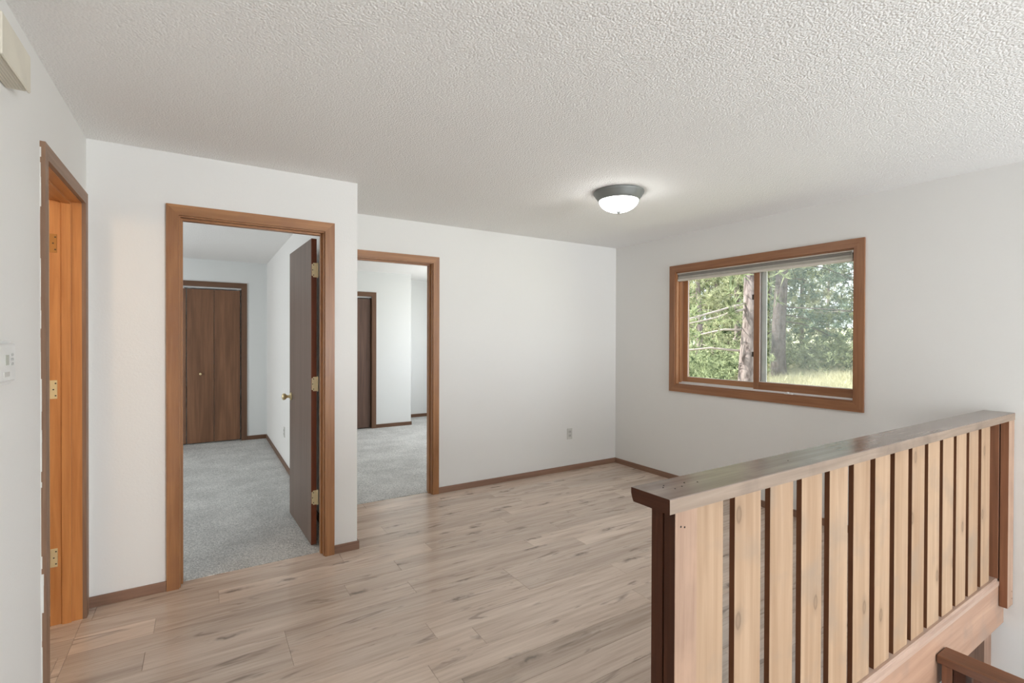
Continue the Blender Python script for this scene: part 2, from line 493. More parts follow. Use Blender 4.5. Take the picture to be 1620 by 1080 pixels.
# ------------------------------------------------------------------ structure
wall_with_holes('wall_left', 'y', YR, YN, XL - 0.12, XL, -0.02, ZC, [(D3[0] - T, D3[1] + T, -0.02, DH + T)], 'wall_paint')
wall_with_holes('wall_back_near', 'x', XL - 0.12, XE - 0.115, YN, YN + 0.12, -0.02, ZC, [(D1[0] - T, D1[1] + T, -0.02, DH1 + T)], 'wall_paint')
struct(bx('wall_return', XE - 0.115, XE, YN, 7.65, -0.02, ZC, 'wall_paint'))
wall_with_holes('wall_back', 'x', XE, XR, YB, YB + 0.12, -0.02, ZC, [(D2[0] - T, D2[1] + T, -0.02, DH2 + T)], 'wall_paint')
WY0, WY1, WZ0, WZ1 = 1.703, 3.296, 0.950, 2.066      # window hole in the right wall
wall_with_holes('wall_right', 'y', YR, 8.45, XR, XR + 0.15, -1.2, ZC,
                [(WY0, WY1, WZ0, WZ1), (5.55, 7.25, 0.85, 2.05)], 'wall_paint')
wall_with_holes('wall_rear', 'x', XL - 0.12, XR, YR - 0.12, YR, -1.2, ZC, [(2.15, 3.85, 0.3, 2.2), (1.7, 3.3, -0.8, 0.1)], 'wall_paint')
struct(bx('ceiling', -3.0, XR + 0.15, YR - 0.12, 8.45, ZC, ZC + 0.12, 'popcorn'))

# bedroom one
struct(bx('wall_bedroom_left', -3.0, -2.88, YN, 7.65, -0.02, ZC, 'wall_paint_bedroom'))
wall_with_holes('wall_bedroom_back', 'x', -3.0, XE, 7.65, 7.77, -0.02, ZC, [(-0.83, 0.463, -0.02, 2.085)], 'wall_paint_bedroom')
struct(bx('wall_bedroom_front', -3.0, XL - 0.12, YN, YN + 0.12, -0.02, ZC, 'wall_paint_bedroom'))
struct(bx('wall_closet_back', -3.0, XE, 8.33, 8.45, -0.02, ZC, 'wall_paint_bedroom'))
# bedroom two
wall_with_holes('wall_bedroom_two_closet', 'x', XE, 2.85, 7.63, 7.75, -0.02, ZC, [(1.0, 2.235, -0.02, 2.06)], 'wall_paint_bedroom')
struct(bx('wall_bedroom_two_return', 2.73, 2.85, 7.75, 8.33, -0.02, ZC, 'wall_paint_bedroom'))
struct(bx('wall_bedroom_two_back', XE, XR, 8.33, 8.45, -0.02, ZC, 'wall_paint_bedroom'))
# small room behind the left doorway
struct(bx('wall_small_room_left', -2.5, -2.38, 1.2, YN, -0.02, ZC, 'wall_paint'))
struct(bx('wall_small_room_front', -2.5, XL - 0.12, 1.2, 1.32, -0.02, ZC, 'wall_paint'))

# floors
bm = bmesh.new()
box(bm, XL - 0.12, XR, 0.93, YN + 0.075, -0.20, -0.012)
box(bm, XE, XR, YN + 0.075, YB + 0.08, -0.20, -0.012)
box(bm, XL - 0.12, 1.05, YR, 0.93, -0.20, -0.012)
floor = struct(obj('floor', bm, 'concrete'), 'grey brown oak look laminate plank floor')
struct(bx('floor_bedroom', -2.88, XE - 0.115, YN + 0.075, 8.33, -0.2, 0.004, 'carpet'), 'grey speckled bedroom carpet behind the first doorway')
struct(bx('floor_bedroom_two', XE, XR, YB + 0.08, 8.33, -0.2, 0.004, 'carpet'), 'pale grey bedroom carpet behind the second doorway')
struct(bx('floor_small_room', -2.5, XL - 0.12, 1.2, YN, -0.2, -0.001, 'base_X'))
struct(bx('floor_stair_landing', 1.05, XR, YR, 2.2, -1.20, -1.07, 'carpet'))
struct(bx('wall_stairwell_left', 0.93, 1.05, YR, 0.912, -1.07, -0.20, 'wall_paint'))
struct(bx('wall_stairwell_back', 1.05, XR, 2.1, 2.2, -1.07, -0.2, 'wall_paint'))

# laminate planks, every one an object of its own
zones = [(XL, XR, 0.93, YN), (XE, XR, YN, YB), (XL, 1.05, -1.17, 0.93), (D1[0], D1[1], YN, YN + 0.075),
         (D2[0], D2[1], YB, YB + 0.08), (XL - 0.12, XL, D3[0], D3[1])]
PW, PL, GAP = 0.15, 1.22, 0.0009
known = {0: 0.93, -1: 1.108, 3: 1.0, 1: 1.55, 6: 0.072, 5: -0.2, 4: 1.9, 2: 0.33, 7: 0.75}
plank_cache = {}
def plank(x0, x1, y0, y1):
    key = (round(x1 - x0, 3), round(y1 - y0, 3))
    if key[0] < 0.012 or key[1] < 0.012: return
    if key not in plank_cache:
        b = bmesh.new(); hx, hy = key[0] / 2 - GAP / 2, key[1] / 2 - GAP / 2
        fs = box(b, -hx, hx, -hy, hy, -0.006, 0.006)
        top = fs[1]
        bmesh.ops.bevel(b, geom=list(top.edges), offset=0.0009, segments=1, affect='EDGES')
        plank_cache[key] = mesh_of('plank', b, 'laminate')
    o = bpy.data.objects.new('plank', plank_cache[key]); C.objects.link(o)
    o.parent = floor; c = Vector(((x0 + x1) / 2, (y0 + y1) / 2, -0.006))
    o.location = c - W[floor]
rr = random.Random(3)
for k in range(-22, 15):
    y0, y1 = 2.13 + PW * k, 2.13 + PW * (k + 1)
    j = known.get(k, rr.uniform(0, PL))
    js = [j + PL * i for i in range(-6, 7)]
    for (zx0, zx1, zy0, zy1) in zones:
        a, b_ = max(y0, zy0), min(y1, zy1)
        if b_ - a < 0.012: continue
        for p, q in zip(js, js[1:]):
            s, e = max(p, zx0), min(q, zx1)
            if e - s > 0.012: plank(s, e, a, b_)

# ------------------------------------------------------------------ door frames
def casing_x(par, face, sgn, i0, i1, h, w, t, mat, floor_z=0.0, sides=(True, True)):
    """mitred casing on a wall whose face is y=face (sgn: outward direction along y)"""
    o0, o1, oh = i0 - w, i1 + w, h + w
    off = (0, sgn * t, 0)
    if sides[0]:
        b = bmesh.new(); prism(b, [(o0, face, floor_z), (i0, face, floor_z), (i0, face, h), (o0, face, oh)], off)
        obj('side_casing', b, mat + '_Z', par)
    if sides[1]:
        b = bmesh.new(); prism(b, [(i1, face, floor_z), (o1, face, floor_z), (o1, face, oh), (i1, face, h)], off)
        obj('side_casing', b, mat + '_Z', par)
    b = bmesh.new(); prism(b, [(o0, face, oh), (i0, face, h), (i1, face, h), (o1, face, oh)], off)
    obj('head_casing', b, mat + '_X', par)

def jamb_x(par, y0, y1, i0, i1, h, mat, stop=None):
    bx('jamb', i0 - T, i0, y0, y1, 0.0, h, mat + '_Z', par)
    bx('jamb', i1, i1 + T, y0, y1, 0.0, h, mat + '_Z', par)
    bx('head_jamb', i0 - T, i1 + T, y0, y1, h, h + T, mat + '_X', par)
    if stop:
        s0, s1 = stop
        bx('door_stop', i0, i0 + 0.011, s0, s1, 0.0, h, mat + '_Z', par)
        bx('door_stop', i1 - 0.011, i1, s0, s1, 0.0, h, mat + '_Z', par)
        bx('head_stop', i0 + 0.011, i1 - 0.011, s0, s1, h - 0.011, h, mat + '_X', par)

t1 = struct(empty('trim_1', (0.27, YN, 0)), 'worn orange brown frame of the doorway with the dark door ajar')
casing_x(t1, YN, -1, D1[0] - 0.006, D1[1] + 0.006, DH1 + 0.006, 0.058, 0.016, 'casing')
jamb_x(t1, YN, YN + 0.12, D1[0], D1[1], DH1, 'casing', (YN + 0.045, YN + 0.08))
t2 = struct(empty('trim_2', (1.36, YB, 0)), 'brown frame of the doorway in the long white wall')
casing_x(t2, YB, -1, D2[0] - 0.006, D2[1] + 0.006, DH2 + 0.006, 0.057, 0.016, 'casing')
jamb_x(t2, YB, YB + 0.12, D2[0], D2[1], DH2, 'casing', (YB + 0.045, YB + 0.08))

# left doorway (wall runs along y, faces +x)
t3 = struct(empty('trim_3', (XL, 2.88, 0)), 'doorway frame in the side wall with ragged painted edge')
w3, th3 = 0.057, 0.016
i0, i1, h3 = D3[0] + 0.0, D3[1] - 0.0, DH + 0.004
o0, o1, oh = i0 - 0.045, i1 + w3, h3 + w3
for pts, nm, mt in (([(XL, o0, 0), (XL, i0, 0), (XL, i0, h3), (XL, o0, oh)], 'side_casing', 'old_casing_Z'),
                    ([(XL, i1, 0), (XL, o1, 0), (XL, o1, oh), (XL, i1, h3)], 'side_casing', 'old_casing_Z'),
                    ([(XL, o0, oh), (XL, i0, h3), (XL, i1, h3), (XL, o1, oh)], 'head_casing', 'old_casing_Y')):
    b = bmesh.new(); prism(b, pts, (th3, 0, 0)); obj(nm, b, mt, t3)
bx('jamb', XL - 0.12, XL, D3[0] - T, D3[0], 0, DH, 'jamb_Z', t3)
bx('jamb', XL - 0.12, XL, D3[1], D3[1] + T, 0, DH, 'jamb_Z', t3)
bx('head_jamb', XL - 0.12, XL, D3[0] - T, D3[1] + T, DH, DH + T, 'jamb_Y', t3)
bx('door_stop', XL - 0.075, XL - 0.04, D3[1] - 0.010, D3[1], 0, DH, 'jamb_Z', t3)
bx('door_stop', XL - 0.075, XL - 0.04, D3[0], D3[0] + 0.010, 0, DH, 'jamb_Z', t3)
bx('head_stop', XL - 0.075, XL - 0.04, D3[0] + 0.010, D3[1] - 0.010, DH - 0.010, DH, 'jamb_Y', t3)
# ragged paint line along the outer casing edge
b = bmesh.new(); rr2 = random.Random(5)
zz = 0.0
while zz < 2.10:
    hgt = rr2.uniform(0.02, 0.11); wd = rr2.uniform(0.001, 0.0045)
    if 0.30 < zz < 0.52: wd = rr2.uniform(0.006, 0.010)
    box(b, XL, XL + wd, o0 - 0.0012, o0, zz, min(zz + hgt, 2.12)); zz += hgt
obj('paint_smear', b, 'caulk_white', t3)
# hinge leaves left on the jamb
for z, mt in ((1.86, 'dark_brass'), (1.15, 'brass'), (0.33, 'brass')):
    b = bmesh.new(); box(b, XL - 0.119, XL - 0.092, D3[1] - 0.0025, D3[1], z - 0.045, z + 0.045, 0.0008)
    hg = obj('hinge_plate', b, mt, t3)
    for dz in (-0.03, 0, 0.03):
        b = bmesh.new(); lathe(b, [(0.0035, 0), (0.003, -0.001)], 10, (XL - 0.104 + (0.006 if dz else -0.002), D3[1] - 0.0025, z + dz), 'Y')
        obj('screw', b, 'dark_screw', hg)

# ------------------------------------------------------------------ door leaf (opened into the bedroom)
leaf_ang = math.radians(2.2)
d1 = struct(empty('door_1', (0.634, 3.462, 0)), 'dark brown flush door standing open into the carpeted bedroom')
d1.rotation_euler.z = leaf_ang
def loc_obj(name, bm, mats, par):
    o = bpy.data.objects.new(name, mesh_of(name, bm, mats)); C.objects.link(o); o.parent = par; W[o] = Vector((0, 0, 0))
    return o
LW, LT, LY = 0.757, 0.035, 0.055
b = bmesh.new(); box(b, -LT / 2, LT / 2, LY, LY + LW, 0.012, 2.071, 0.0015)
for f in b.faces:
    f.material_index = 1 if abs(f.normal.y) > 0.9 or True and (f.calc_center_median().y < LY + 0.003) else 0
loc_obj('leaf', b, ['door_leaf', 'door_edge'], d1)
for z in (1.86, 1.095, 0.33):
    b = bmesh.new(); box(b, -LT / 2 + 0.003, LT / 2, LY - 0.0025, LY + 0.0004, z - 0.048, z + 0.048)
    vs = [e for e in b.edges if abs(e.verts[0].co.z - e.verts[1].co.z) < 1e-6 and abs(e.verts[0].co.x - e.verts[1].co.x) < 1e-6 and e.verts[0].co.x < 0]
    bmesh.ops.bevel(b, geom=vs, offset=0.009, segments=3, affect='EDGES')
    hg = loc_obj('hinge', b, 'hinge_brass', d1)
    b = bmesh.new(); lathe(b, [(0.0045, -0.05), (0.0062, -0.048), (0.0062, 0.048), (0.0045, 0.05)], 12, (LT / 2 + 0.005, LY - 0.004, z))
    loc_obj('hinge_pin', b, 'hinge_brass', hg)
    for dz in (-0.034, 0, 0.034):
        b = bmesh.new(); lathe(b, [(0.0035, 0), (0.003, -0.001)], 10, ((-0.003 if dz else -0.009), LY - 0.0025, z + dz), 'Y')
        loc_obj('screw', b, 'dark_screw', hg)
for s in (-1, 1):
    prof = [(0.031, 0), (0.031, 0.004), (0.027, 0.009), (0.012, 0.014), (0.0105, 0.030), (0.015, 0.036), (0.024, 0.044), (0.0265, 0.053), (0.0255, 0.061), (0.014, 0.067)]
    b = bmesh.new(); lathe(b, [(r, s * (LT / 2 + h)) for r, h in prof], 24, (0, LY + LW - 0.065, 0.945), 'X')
    loc_obj('knob', b, 'brass', d1)

# ------------------------------------------------------------------ bifold closets
def closet(n, face, i0, i1, h, w, panels, mat, label, knob):
    tr = struct(empty('trim_%d' % n, ((i0 + i1) / 2, face, 0)), 'dark wooden closet surround ' + label)
    casing_x(tr, face, -1, i0, i1, h, w, 0.014, 'dark_casing', 0.004)
    bx('jamb', i0 - T, i0, face, face + 0.12, 0.004, h, 'dark_casing_Z', tr)
    bx('jamb', i1, i1 + T, face, face + 0.12, 0.004, h, 'dark_casing_Z', tr)
    bx('head_jamb', i0 - T, i1 + T, face, face + 0.12, h, h + T, 'dark_casing_X', tr)
    d = struct(empty('door_%d' % n, ((i0 + i1) / 2, face + 0.05, 0)), 'dark brown bifold closet doors ' + label)
    bx('track', i0, i1, face + 0.028, face + 0.056, h - 0.020, h - 0.001, 'track_metal', d)
    pw = (i1 - i0 - 0.020) / panels
    for k in range(panels):
        x0 = i0 + 0.010 + pw * k + (0.005 if k % 2 == 0 else 0.0022)
        x1 = i0 + 0.010 + pw * (k + 1) - (0.0022 if k % 2 == 0 else 0.005)
        p = bx('bifold_panel', x0, x1, face + 0.030, face + 0.060, 0.018, h - 0.034, mat, d, 0.002)
        if k % 2 == 1 and knob and k == panels - 3 or (k == panels - 2 and knob):
            xk = (x0 + x1) / 2
            b = bmesh.new(); lathe(b, [(0.010, face + 0.030), (0.008, face + 0.022), (0.015, face + 0.012), (0.016, face + 0.006), (0.009, face + 0.002)], 16, (xk, 0, 0.925), 'Y')
            obj('knob', b, 'brass', p)
    for xk in (i0 + 0.03, i1 - 0.04, i0 + (i1 - i0) / 2 - 0.03, i0 + (i1 - i0) / 2 + 0.03):
        bx('pivot', xk - 0.006, xk + 0.006, face + 0.036, face + 0.048, h - 0.034, h - 0.020, 'track_metal', d)
closet(4, 7.65, -0.811, 0.444, 2.075, 0.066, 4, 'bifold', 'at the end of the bedroom with the open door', True)
closet(5, 7.63, 1.02, 2.216, 2.045, 0.066, 4, 'bifold_grey', 'in the room behind the empty doorway', True)

# ------------------------------------------------------------------ baseboards
BH, BT = 0.055, 0.012
def base(name, x0, x1, y0, y1, mat='base_X', z=0.0):
    return struct(bx(name, x0, x1, y0, y1, z, z + BH, mat, None, 0.0015))
base('baseboard_near_left', XL, D1[0] - 0.065, YN - BT, YN)
base('baseboard_near_right', D1[1] + 0.065, XE + BT, YN - BT, YN)
base('baseboard_return', XE, XE + BT, YN, YB - BT, 'base_Y')
base('baseboard_back', D2[1] + 0.064, XR - BT, YB - BT, YB)
base('baseboard_right', XR - BT, XR, 1.02, YB, 'base_Y')
base('baseboard_left', XL, XL + BT, -1.1, o0 - 0.001, 'base_Y')
base('baseboard_bedroom_back', 0.444 + 0.067, XE - 0.115 - BT, 7.65 - BT, 7.65, 'dark_casing_X', 0.004)
base('baseboard_bedroom_right', XE - 0.115 - BT, XE - 0.115, YN + 0.13, 7.65, 'dark_casing_Y', 0.004)
base('baseboard_bedroom_two_closet', 2.216 + 0.067, 2.85 + BT, 7.63 - BT, 7.63, 'dark_casing_X', 0.004)
base('baseboard_bedroom_two_back', 2.85, XR, 8.33 - BT, 8.33, 'dark_casing_X', 0.004)
base('baseboard_bedroom_two_return', 2.85, 2.85 + BT, 7.63, 8.33 - BT, 'dark_casing_Y', 0.004)

# ------------------------------------------------------------------ sliding window in the right wall
w1 = struct(empty('window_1', (XR, 2.5, WZ0)), 'sliding wood framed window looking out to pines')
cw, ct = 0.066, 0.016
yi0, yi1, zi0, zi1 = WY0 + 0.002, WY1 - 0.002, WZ0 + 0.002, WZ1 - 0.002
yo0, yo1, zo0, zo1 = yi0 - cw, yi1 + cw, zi0 - cw, zi1 + cw
for pts, nm, mt in (([(XR, yo0, zo1), (XR, yi0, zi1), (XR, yi1, zi1), (XR, yo1, zo1)], 'head_casing', 'window_wood_Y'),
                    ([(XR, yo0, zo0), (XR, yo1, zo0), (XR, yi1, zi0), (XR, yi0, zi0)], 'sill_casing', 'window_wood_Y'),
                    ([(XR, yo0, zo0), (XR, yi0, zi0), (XR, yi0, zi1), (XR, yo0, zo1)], 'side_casing', 'window_wood_Z'),
                    ([(XR, yi1, zi0), (XR, yo1, zo0), (XR, yo1, zo1), (XR, yi1, zi1)], 'side_casing', 'window_wood_Z')):
    b = bmesh.new(); prism(b, pts, (-ct, 0, 0)); obj(nm, b, mt, w1)
jt = 0.012
X0, X1 = XR, XR + 0.15
bx('sill_liner', X0, X1, WY0, WY1, WZ0, WZ0 + jt, 'window_wood_Y', w1)
bx('head_liner', X0, X1, WY0, WY1, WZ1 - jt, WZ1, 'window_wood_Y', w1)
bx('side_liner', X0, X1, WY0, WY0 + jt, WZ0 + jt, WZ1 - jt, 'window_wood_Z', w1)
bx('side_liner', X0, X1, WY1 - jt, WY1, WZ0 + jt, WZ1 - jt, 'sash_wood_Z', w1)
# tracks
ly0, ly1, lz0, lz1 = WY0 + jt, WY1 - jt, WZ0 + jt, WZ1 - jt
bx('sill_track', X0 + 0.040, X0 + 0.046, ly0, ly1, lz0, lz0 + 0.014, 'white_vinyl', w1)
bx('sill_track', X0 + 0.080, X0 + 0.086, ly0, ly1, lz0, lz0 + 0.020, 'white_vinyl', w1)
bx('side_track', X0 + 0.040, X0 + 0.050, ly1 - 0.012, ly1, lz0 + 0.014, lz1, 'sash_wood_Z', w1)
def sash(xa, xb, ya, yb, za, zb, st_a, st_b, rb, rt, name, mat='sash_wood'):
    par = empty(name, (xa, (ya + yb) / 2, za)); par.parent = w1; par.location = W[par] - W[w1]
    bx('stile', xa, xb, ya, ya + st_a, za, zb, mat + '_Z', par, 0.002)
    bx('stile', xa, xb, yb - st_b, yb, za, zb, mat + '_Z', par, 0.002)
    bx('bottom_rail', xa, xb, ya + st_a, yb - st_b, za, za + rb, mat + '_Y', par, 0.002)
    bx('top_rail', xa, xb, ya + st_a, yb - st_b, zb - rt, zb, mat + '_Y', par, 0.002)
    xm = (xa + xb) / 2
    gy0, gy1, gz0, gz1 = ya + st_a, yb - st_b, za + rb, zb - rt
    bx('glass_pane', xm - 0.002, xm + 0.002, gy0, gy1, gz0, gz1, 'glass', par)
    # pale glazing bead round the glass
    bd = 0.005
    b = bmesh.new()
    for r in ((gy0, gy0 + bd, gz0, gz1), (gy1 - bd, gy1, gz0, gz1), (gy0 + bd, gy1 - bd, gz0, gz0 + bd), (gy0 + bd, gy1 - bd, gz1 - bd, gz1)):
        box(b, xm - 0.008, xm - 0.0022, *r)
    obj('glazing_bead', b, 'white_vinyl', par)
    return par
# inner (right-hand) sash slides in front of the outer (left-hand) one
sa = sash(X0 + 0.048, X0 + 0.078, ly0, 2.505, lz0 + 0.004, lz1 - 0.004, 0.014, 0.050, 0.074, 0.05, 'inner_sash', 'window_wood')
sb = sash(X0 + 0.090, X0 + 0.120, 2.475, ly1 - 0.010, lz0 + 0.012, lz1 - 0.004, 0.046, 0.050, 0.055, 0.05, 'outer_sash')
bx('meeting_stile_cover', X0 + 0.079, X0 + 0.0895, 2.408, 2.500, lz0 + 0.012, lz1, 'white_vinyl', w1)
for z in (1.77, 1.275):
    bx('sash_latch', X0 + 0.052, X0 + 0.072, 2.505, 2.523, z - 0.022, z + 0.022, 'dark_plastic', w1, 0.002)
bx('insect_screen', X0 + 0.138, X0 + 0.1395, ly0 + 0.002, 2.418, lz0 + 0.02, lz1, 'screen', w1)
b = bmesh.new(); box(b, X0 + 0.006, X0 + 0.030, 2.150, 2.215, lz0, lz0 + 0.010, 0.002); box(b, X0 - 0.012, X0 + 0.012, 2.172, 2.192, lz0 + 0.008, lz0 + 0.020, 0.003)
obj('sash_lock_lever', b, 'white_vinyl', w1)

# raised shade at the top of the window
sh = empty('window_shade', (X0 + 0.02, 2.5, 1.985), 'raised greige fabric shade gathered at the top of the window', 'window shade')
bx('head_rail', X0 + 0.002, X0 + 0.040, ly0 + 0.004, ly1 - 0.004, lz1 - 0.010, lz1 - 0.001, 'shade_rail', sh, 0.002)
for i in range(4):
    z = lz1 - 0.012 - i * 0.0115
    bx('fabric_fold', X0 + 0.008 + 0.003 * (i % 2), X0 + 0.036 - 0.003 * (i % 2), ly0 + 0.008, ly1 - 0.008, z - 0.011, z, 'shade_cloth_shadowed' if i < 2 else 'shade_cloth', sh, 0.002)
bx('bottom_rail', X0 + 0.004, X0 + 0.040, ly0 + 0.006, ly1 - 0.006, lz1 - 0.080, lz1 - 0.059, 'shade_rail', sh, 0.003)
bx('end_cap', X0 + 0.000, X0 + 0.020, ly0 + 0.001, ly0 + 0.012, lz1 - 0.018, lz1 - 0.001, 'white_vinyl', sh, 0.002)
bx('cord', X0 + 0.004, X0 + 0.006, ly0 + 0.012, ly0 + 0.014, 1.10, lz1 - 0.018, 'shade_rail', sh)

# second bedroom window frame and rear window frames (they let the daylight in)
w2 = struct(empty('window_2', (XR, 6.4, 0.85)))
for r in ((5.55, 5.60, 0.85, 2.05), (7.20, 7.25, 0.85, 2.05), (6.375, 6.425, 0.90, 2.0), (5.60, 7.20, 0.85, 0.90), (5.60, 7.20, 2.0, 2.05)):
    bx('frame_bar', XR + 0.02, XR + 0.08, *r, 'window_wood_Y', w2)
w3_ = struct(empty('window_3', (3.0, YR, 0.3)))
for r in ((2.15, 2.21, 0.3, 2.2), (3.79, 3.85, 0.3, 2.2), (2.97, 3.03, 0.36, 2.14), (2.21, 3.79, 0.3, 0.36), (2.21, 3.79, 2.14, 2.2)):
    bx('frame_bar', r[0], r[1], YR - 0.09, YR - 0.03, r[2], r[3], 'window_wood_Z', w3_)

# ------------------------------------------------------------------ floor-edge beam and stair railing
tb = struct(empty('trim_6', (2.5, 0.93, 0)), 'sun faded reddish fascia beam along the stairwell edge')
bx('fascia', 1.05, XR, 0.912, 0.93, -0.25, -0.003, 'beam_face', tb, 0.002)
bx('fascia_back', 1.05, XR, 0.93, 0.96, -0.26, -0.20, 'stained_X', tb)
struct(bx('trim_7', 3.86, XR, 0.965, 1.06, -1.07, -0.262, 'base_Z'), 'brown wooden board under the stairwell beam beside the wall')

rl = empty('stair_railing', (2.5, 0.93, 0), 'flat board wooden railing with wide pale balusters along the stairwell', 'railing')
# bottom plate with moulded front edge
b = bmesh.new()
prism(b, [(1.06, 0.957, 0.0), (1.06, 0.957, 0.031), (1.06, 0.922, 0.031), (1.06, 0.917, 0.026), (1.06, 0.917, 0.020), (1.06, 0.909, 0.014), (1.06, 0.909, -0.006), (1.06, 0.912, -0.006), (1.06, 0.912, 0.0)], (XR - 1.06, 0, 0))
obj('bottom_plate', b, 'plate_wood', rl)
# cap
b = bmesh.new()
prism(b, [(1.034, 0.871, 0.945), (1.034, 1.000, 0.945), (1.034, 1.005, 0.955), (1.034, 1.009, 0.968), (1.034, 1.009, 0.984), (1.034, 0.873, 0.985), (1.034, 0.871, 0.983)], (XR - 1.034, 0, 0))
bmesh.ops.recalc_face_normals(b, faces=b.faces[:]); b.normal_update()
for f in b.faces:
    nn = f.normal
    f.material_index = 0 if nn.z > 0.7 else (1 if nn.y < -0.5 else 2)
cap = obj('cap_board', b, ['cap_top', 'cap_side', 'stained_Y'], rl)
for (x, y) in ((1.105, 0.955), (1.122, 0.968), (1.125, 0.930), (1.160, 0.935), (1.195, 0.955), (1.235, 0.94), (1.72, 0.94), (2.35, 0.95)):
    b = bmesh.new(); lathe(b, [(0.0024, 0.9845), (0.0018, 0.9856)], 8, (x, y, 0)); obj('nail_hole', b, 'hole_black', cap)

def board(x0, x1, y0, y1, z0, z1, face, side, par, name):
    b = bmesh.new(); box(b, x0, x1, y0, y1, z0, z1, 0.0012)
    bmesh.ops.recalc_face_normals(b, faces=b.faces[:]); b.normal_update()
    for f in b.faces: f.material_index = 0 if f.normal.y < -0.3 else 1
    return obj(name, b, [face, side], par)
pf = board(1.058, 1.147, 0.873, 0.911, -0.17, 0.945, 'post_face', 'stained_Z', rl, 'post_board')
board(1.058, 1.147, 0.916, 0.955, 0.031, 0.945, 'stained_Z', 'stained_Z', rl, 'post_board')
pe = board(3.880, 3.975, 0.873, 0.909, -0.125, 0.945, 'post_face', 'brown_Z', rl, 'post_board')
board(3.880, 3.975, 0.914, 0.955, 0.031, 0.945, 'brown_Z', 'brown_Z', rl, 'post_board')
for x, z, p in ((1.080, 0.905, pf), (1.095, 0.901, pf), (1.10, 0.36, pf), (1.104, 0.33, pf), (3.955, -0.045, pe), (3.955, -0.085, pe)):
    b = bmesh.new(); lathe(b, [(0.0032, 0.8734), (0.0026, 0.8722)], 8, (x, 0, z), 'Y'); obj('nail_hole', b, 'hole_black', p)
edges = [1.348, 1.547, 1.741, 1.937, 2.133, 2.321, 2.508, 2.694, 2.876, 3.059, 3.241, 3.423, 3.606, 3.797]
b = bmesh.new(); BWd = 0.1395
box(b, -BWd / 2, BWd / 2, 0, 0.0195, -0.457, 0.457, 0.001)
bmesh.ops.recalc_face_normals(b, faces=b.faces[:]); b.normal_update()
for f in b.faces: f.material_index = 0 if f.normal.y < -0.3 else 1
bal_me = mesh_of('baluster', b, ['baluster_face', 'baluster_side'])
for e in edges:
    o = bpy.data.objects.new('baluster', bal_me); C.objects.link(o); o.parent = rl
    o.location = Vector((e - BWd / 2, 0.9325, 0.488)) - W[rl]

# lower landing rail that meets the beam
lr = empty('landing_handrail', (3.0, 0.5, -1.07), 'dark stained lower handrail butting into the fascia beam', 'handrail')
b = bmesh.new(); box(b, 2.957, 3.074, -0.15, 0.908, -0.130, -0.091, 0.003)
obj('handrail', b, 'rail_wood', lr)
bx('post_board', 2.972, 3.058, 0.853, 0.893, -1.07, -0.130, 'brown_Z', lr, 0.002)
bx('post_board', 2.972, 3.058, 0.806, 0.849, -1.07, -0.130, 'stained_Z', lr, 0.002)
for k in range(5):
    y1 = 0.786 - 0.187 * k
    bx('baluster', 3.000, 3.020, y1 - 0.14, y1, -1.07, -0.130, 'brown_Z', lr, 0.001)

# ------------------------------------------------------------------ flush ceiling lamp
lx, ly = 2.463, 2.535
cl = empty('ceiling_light', (lx, ly, ZC), 'lit flush mount ceiling light with white glass bowl and grey rim', 'ceiling light')
b = bmesh.new(); lathe(b, [(0.172, 2.4295), (0.175, 2.424), (0.172, 2.414), (0.162, 2.404), (0.160, 2.396), (0.148, 2.382), (0.142, 2.368), (0.136, 2.366)], 48, (lx, ly, 0))
obj('rim', b, 'nickel', cl)
prof = [(0.137, 2.376)]
for k in range(1, 11):
    a = math.pi / 2 * k / 10.5
    prof.append((0.137 * math.cos(a), 2.376 - 0.086 * math.sin(a)))
b = bmesh.new(); lathe(b, prof, 48, (lx, ly, 0)); obj('glass_bowl', b, 'dome', cl)
b = bmesh.new(); lathe(b, [(0.018, 2.294), (0.018, 2.289), (0.010, 2.286), (0.008, 2.280), (0.004, 2.277)], 16, (lx, ly, 0)); obj('finial', b, 'nickel', cl)
# warm ceiling lamp in the small room behind the left doorway
wl = empty('ceiling_globe', (-1.35, 2.1, ZC), 'warm globe light in the small room behind the side doorway', 'ceiling light')
b = bmesh.new(); lathe(b, [(0.07, 2.4295), (0.07, 2.41), (0.05, 2.40)], 24, (-1.35, 2.1, 0)); obj('base', b, 'brass', wl)
b = bmesh.new(); lathe(b, [(0.05, 2.402), (0.09, 2.37), (0.10, 2.33), (0.08, 2.28), (0.03, 2.255)], 24, (-1.35, 2.1, 0)); obj('globe', b, 'dome_warm', wl)
pd = bpy.data.lights.new('warm_bulb', 'POINT'); pd.energy = 15; pd.color = (1.0, 0.68, 0.38); pd.shadow_soft_size = 0.12
po = bpy.data.objects.new('warm_bulb', pd); C.objects.link(po); po.location = (-1.35, 2.1, 2.12)

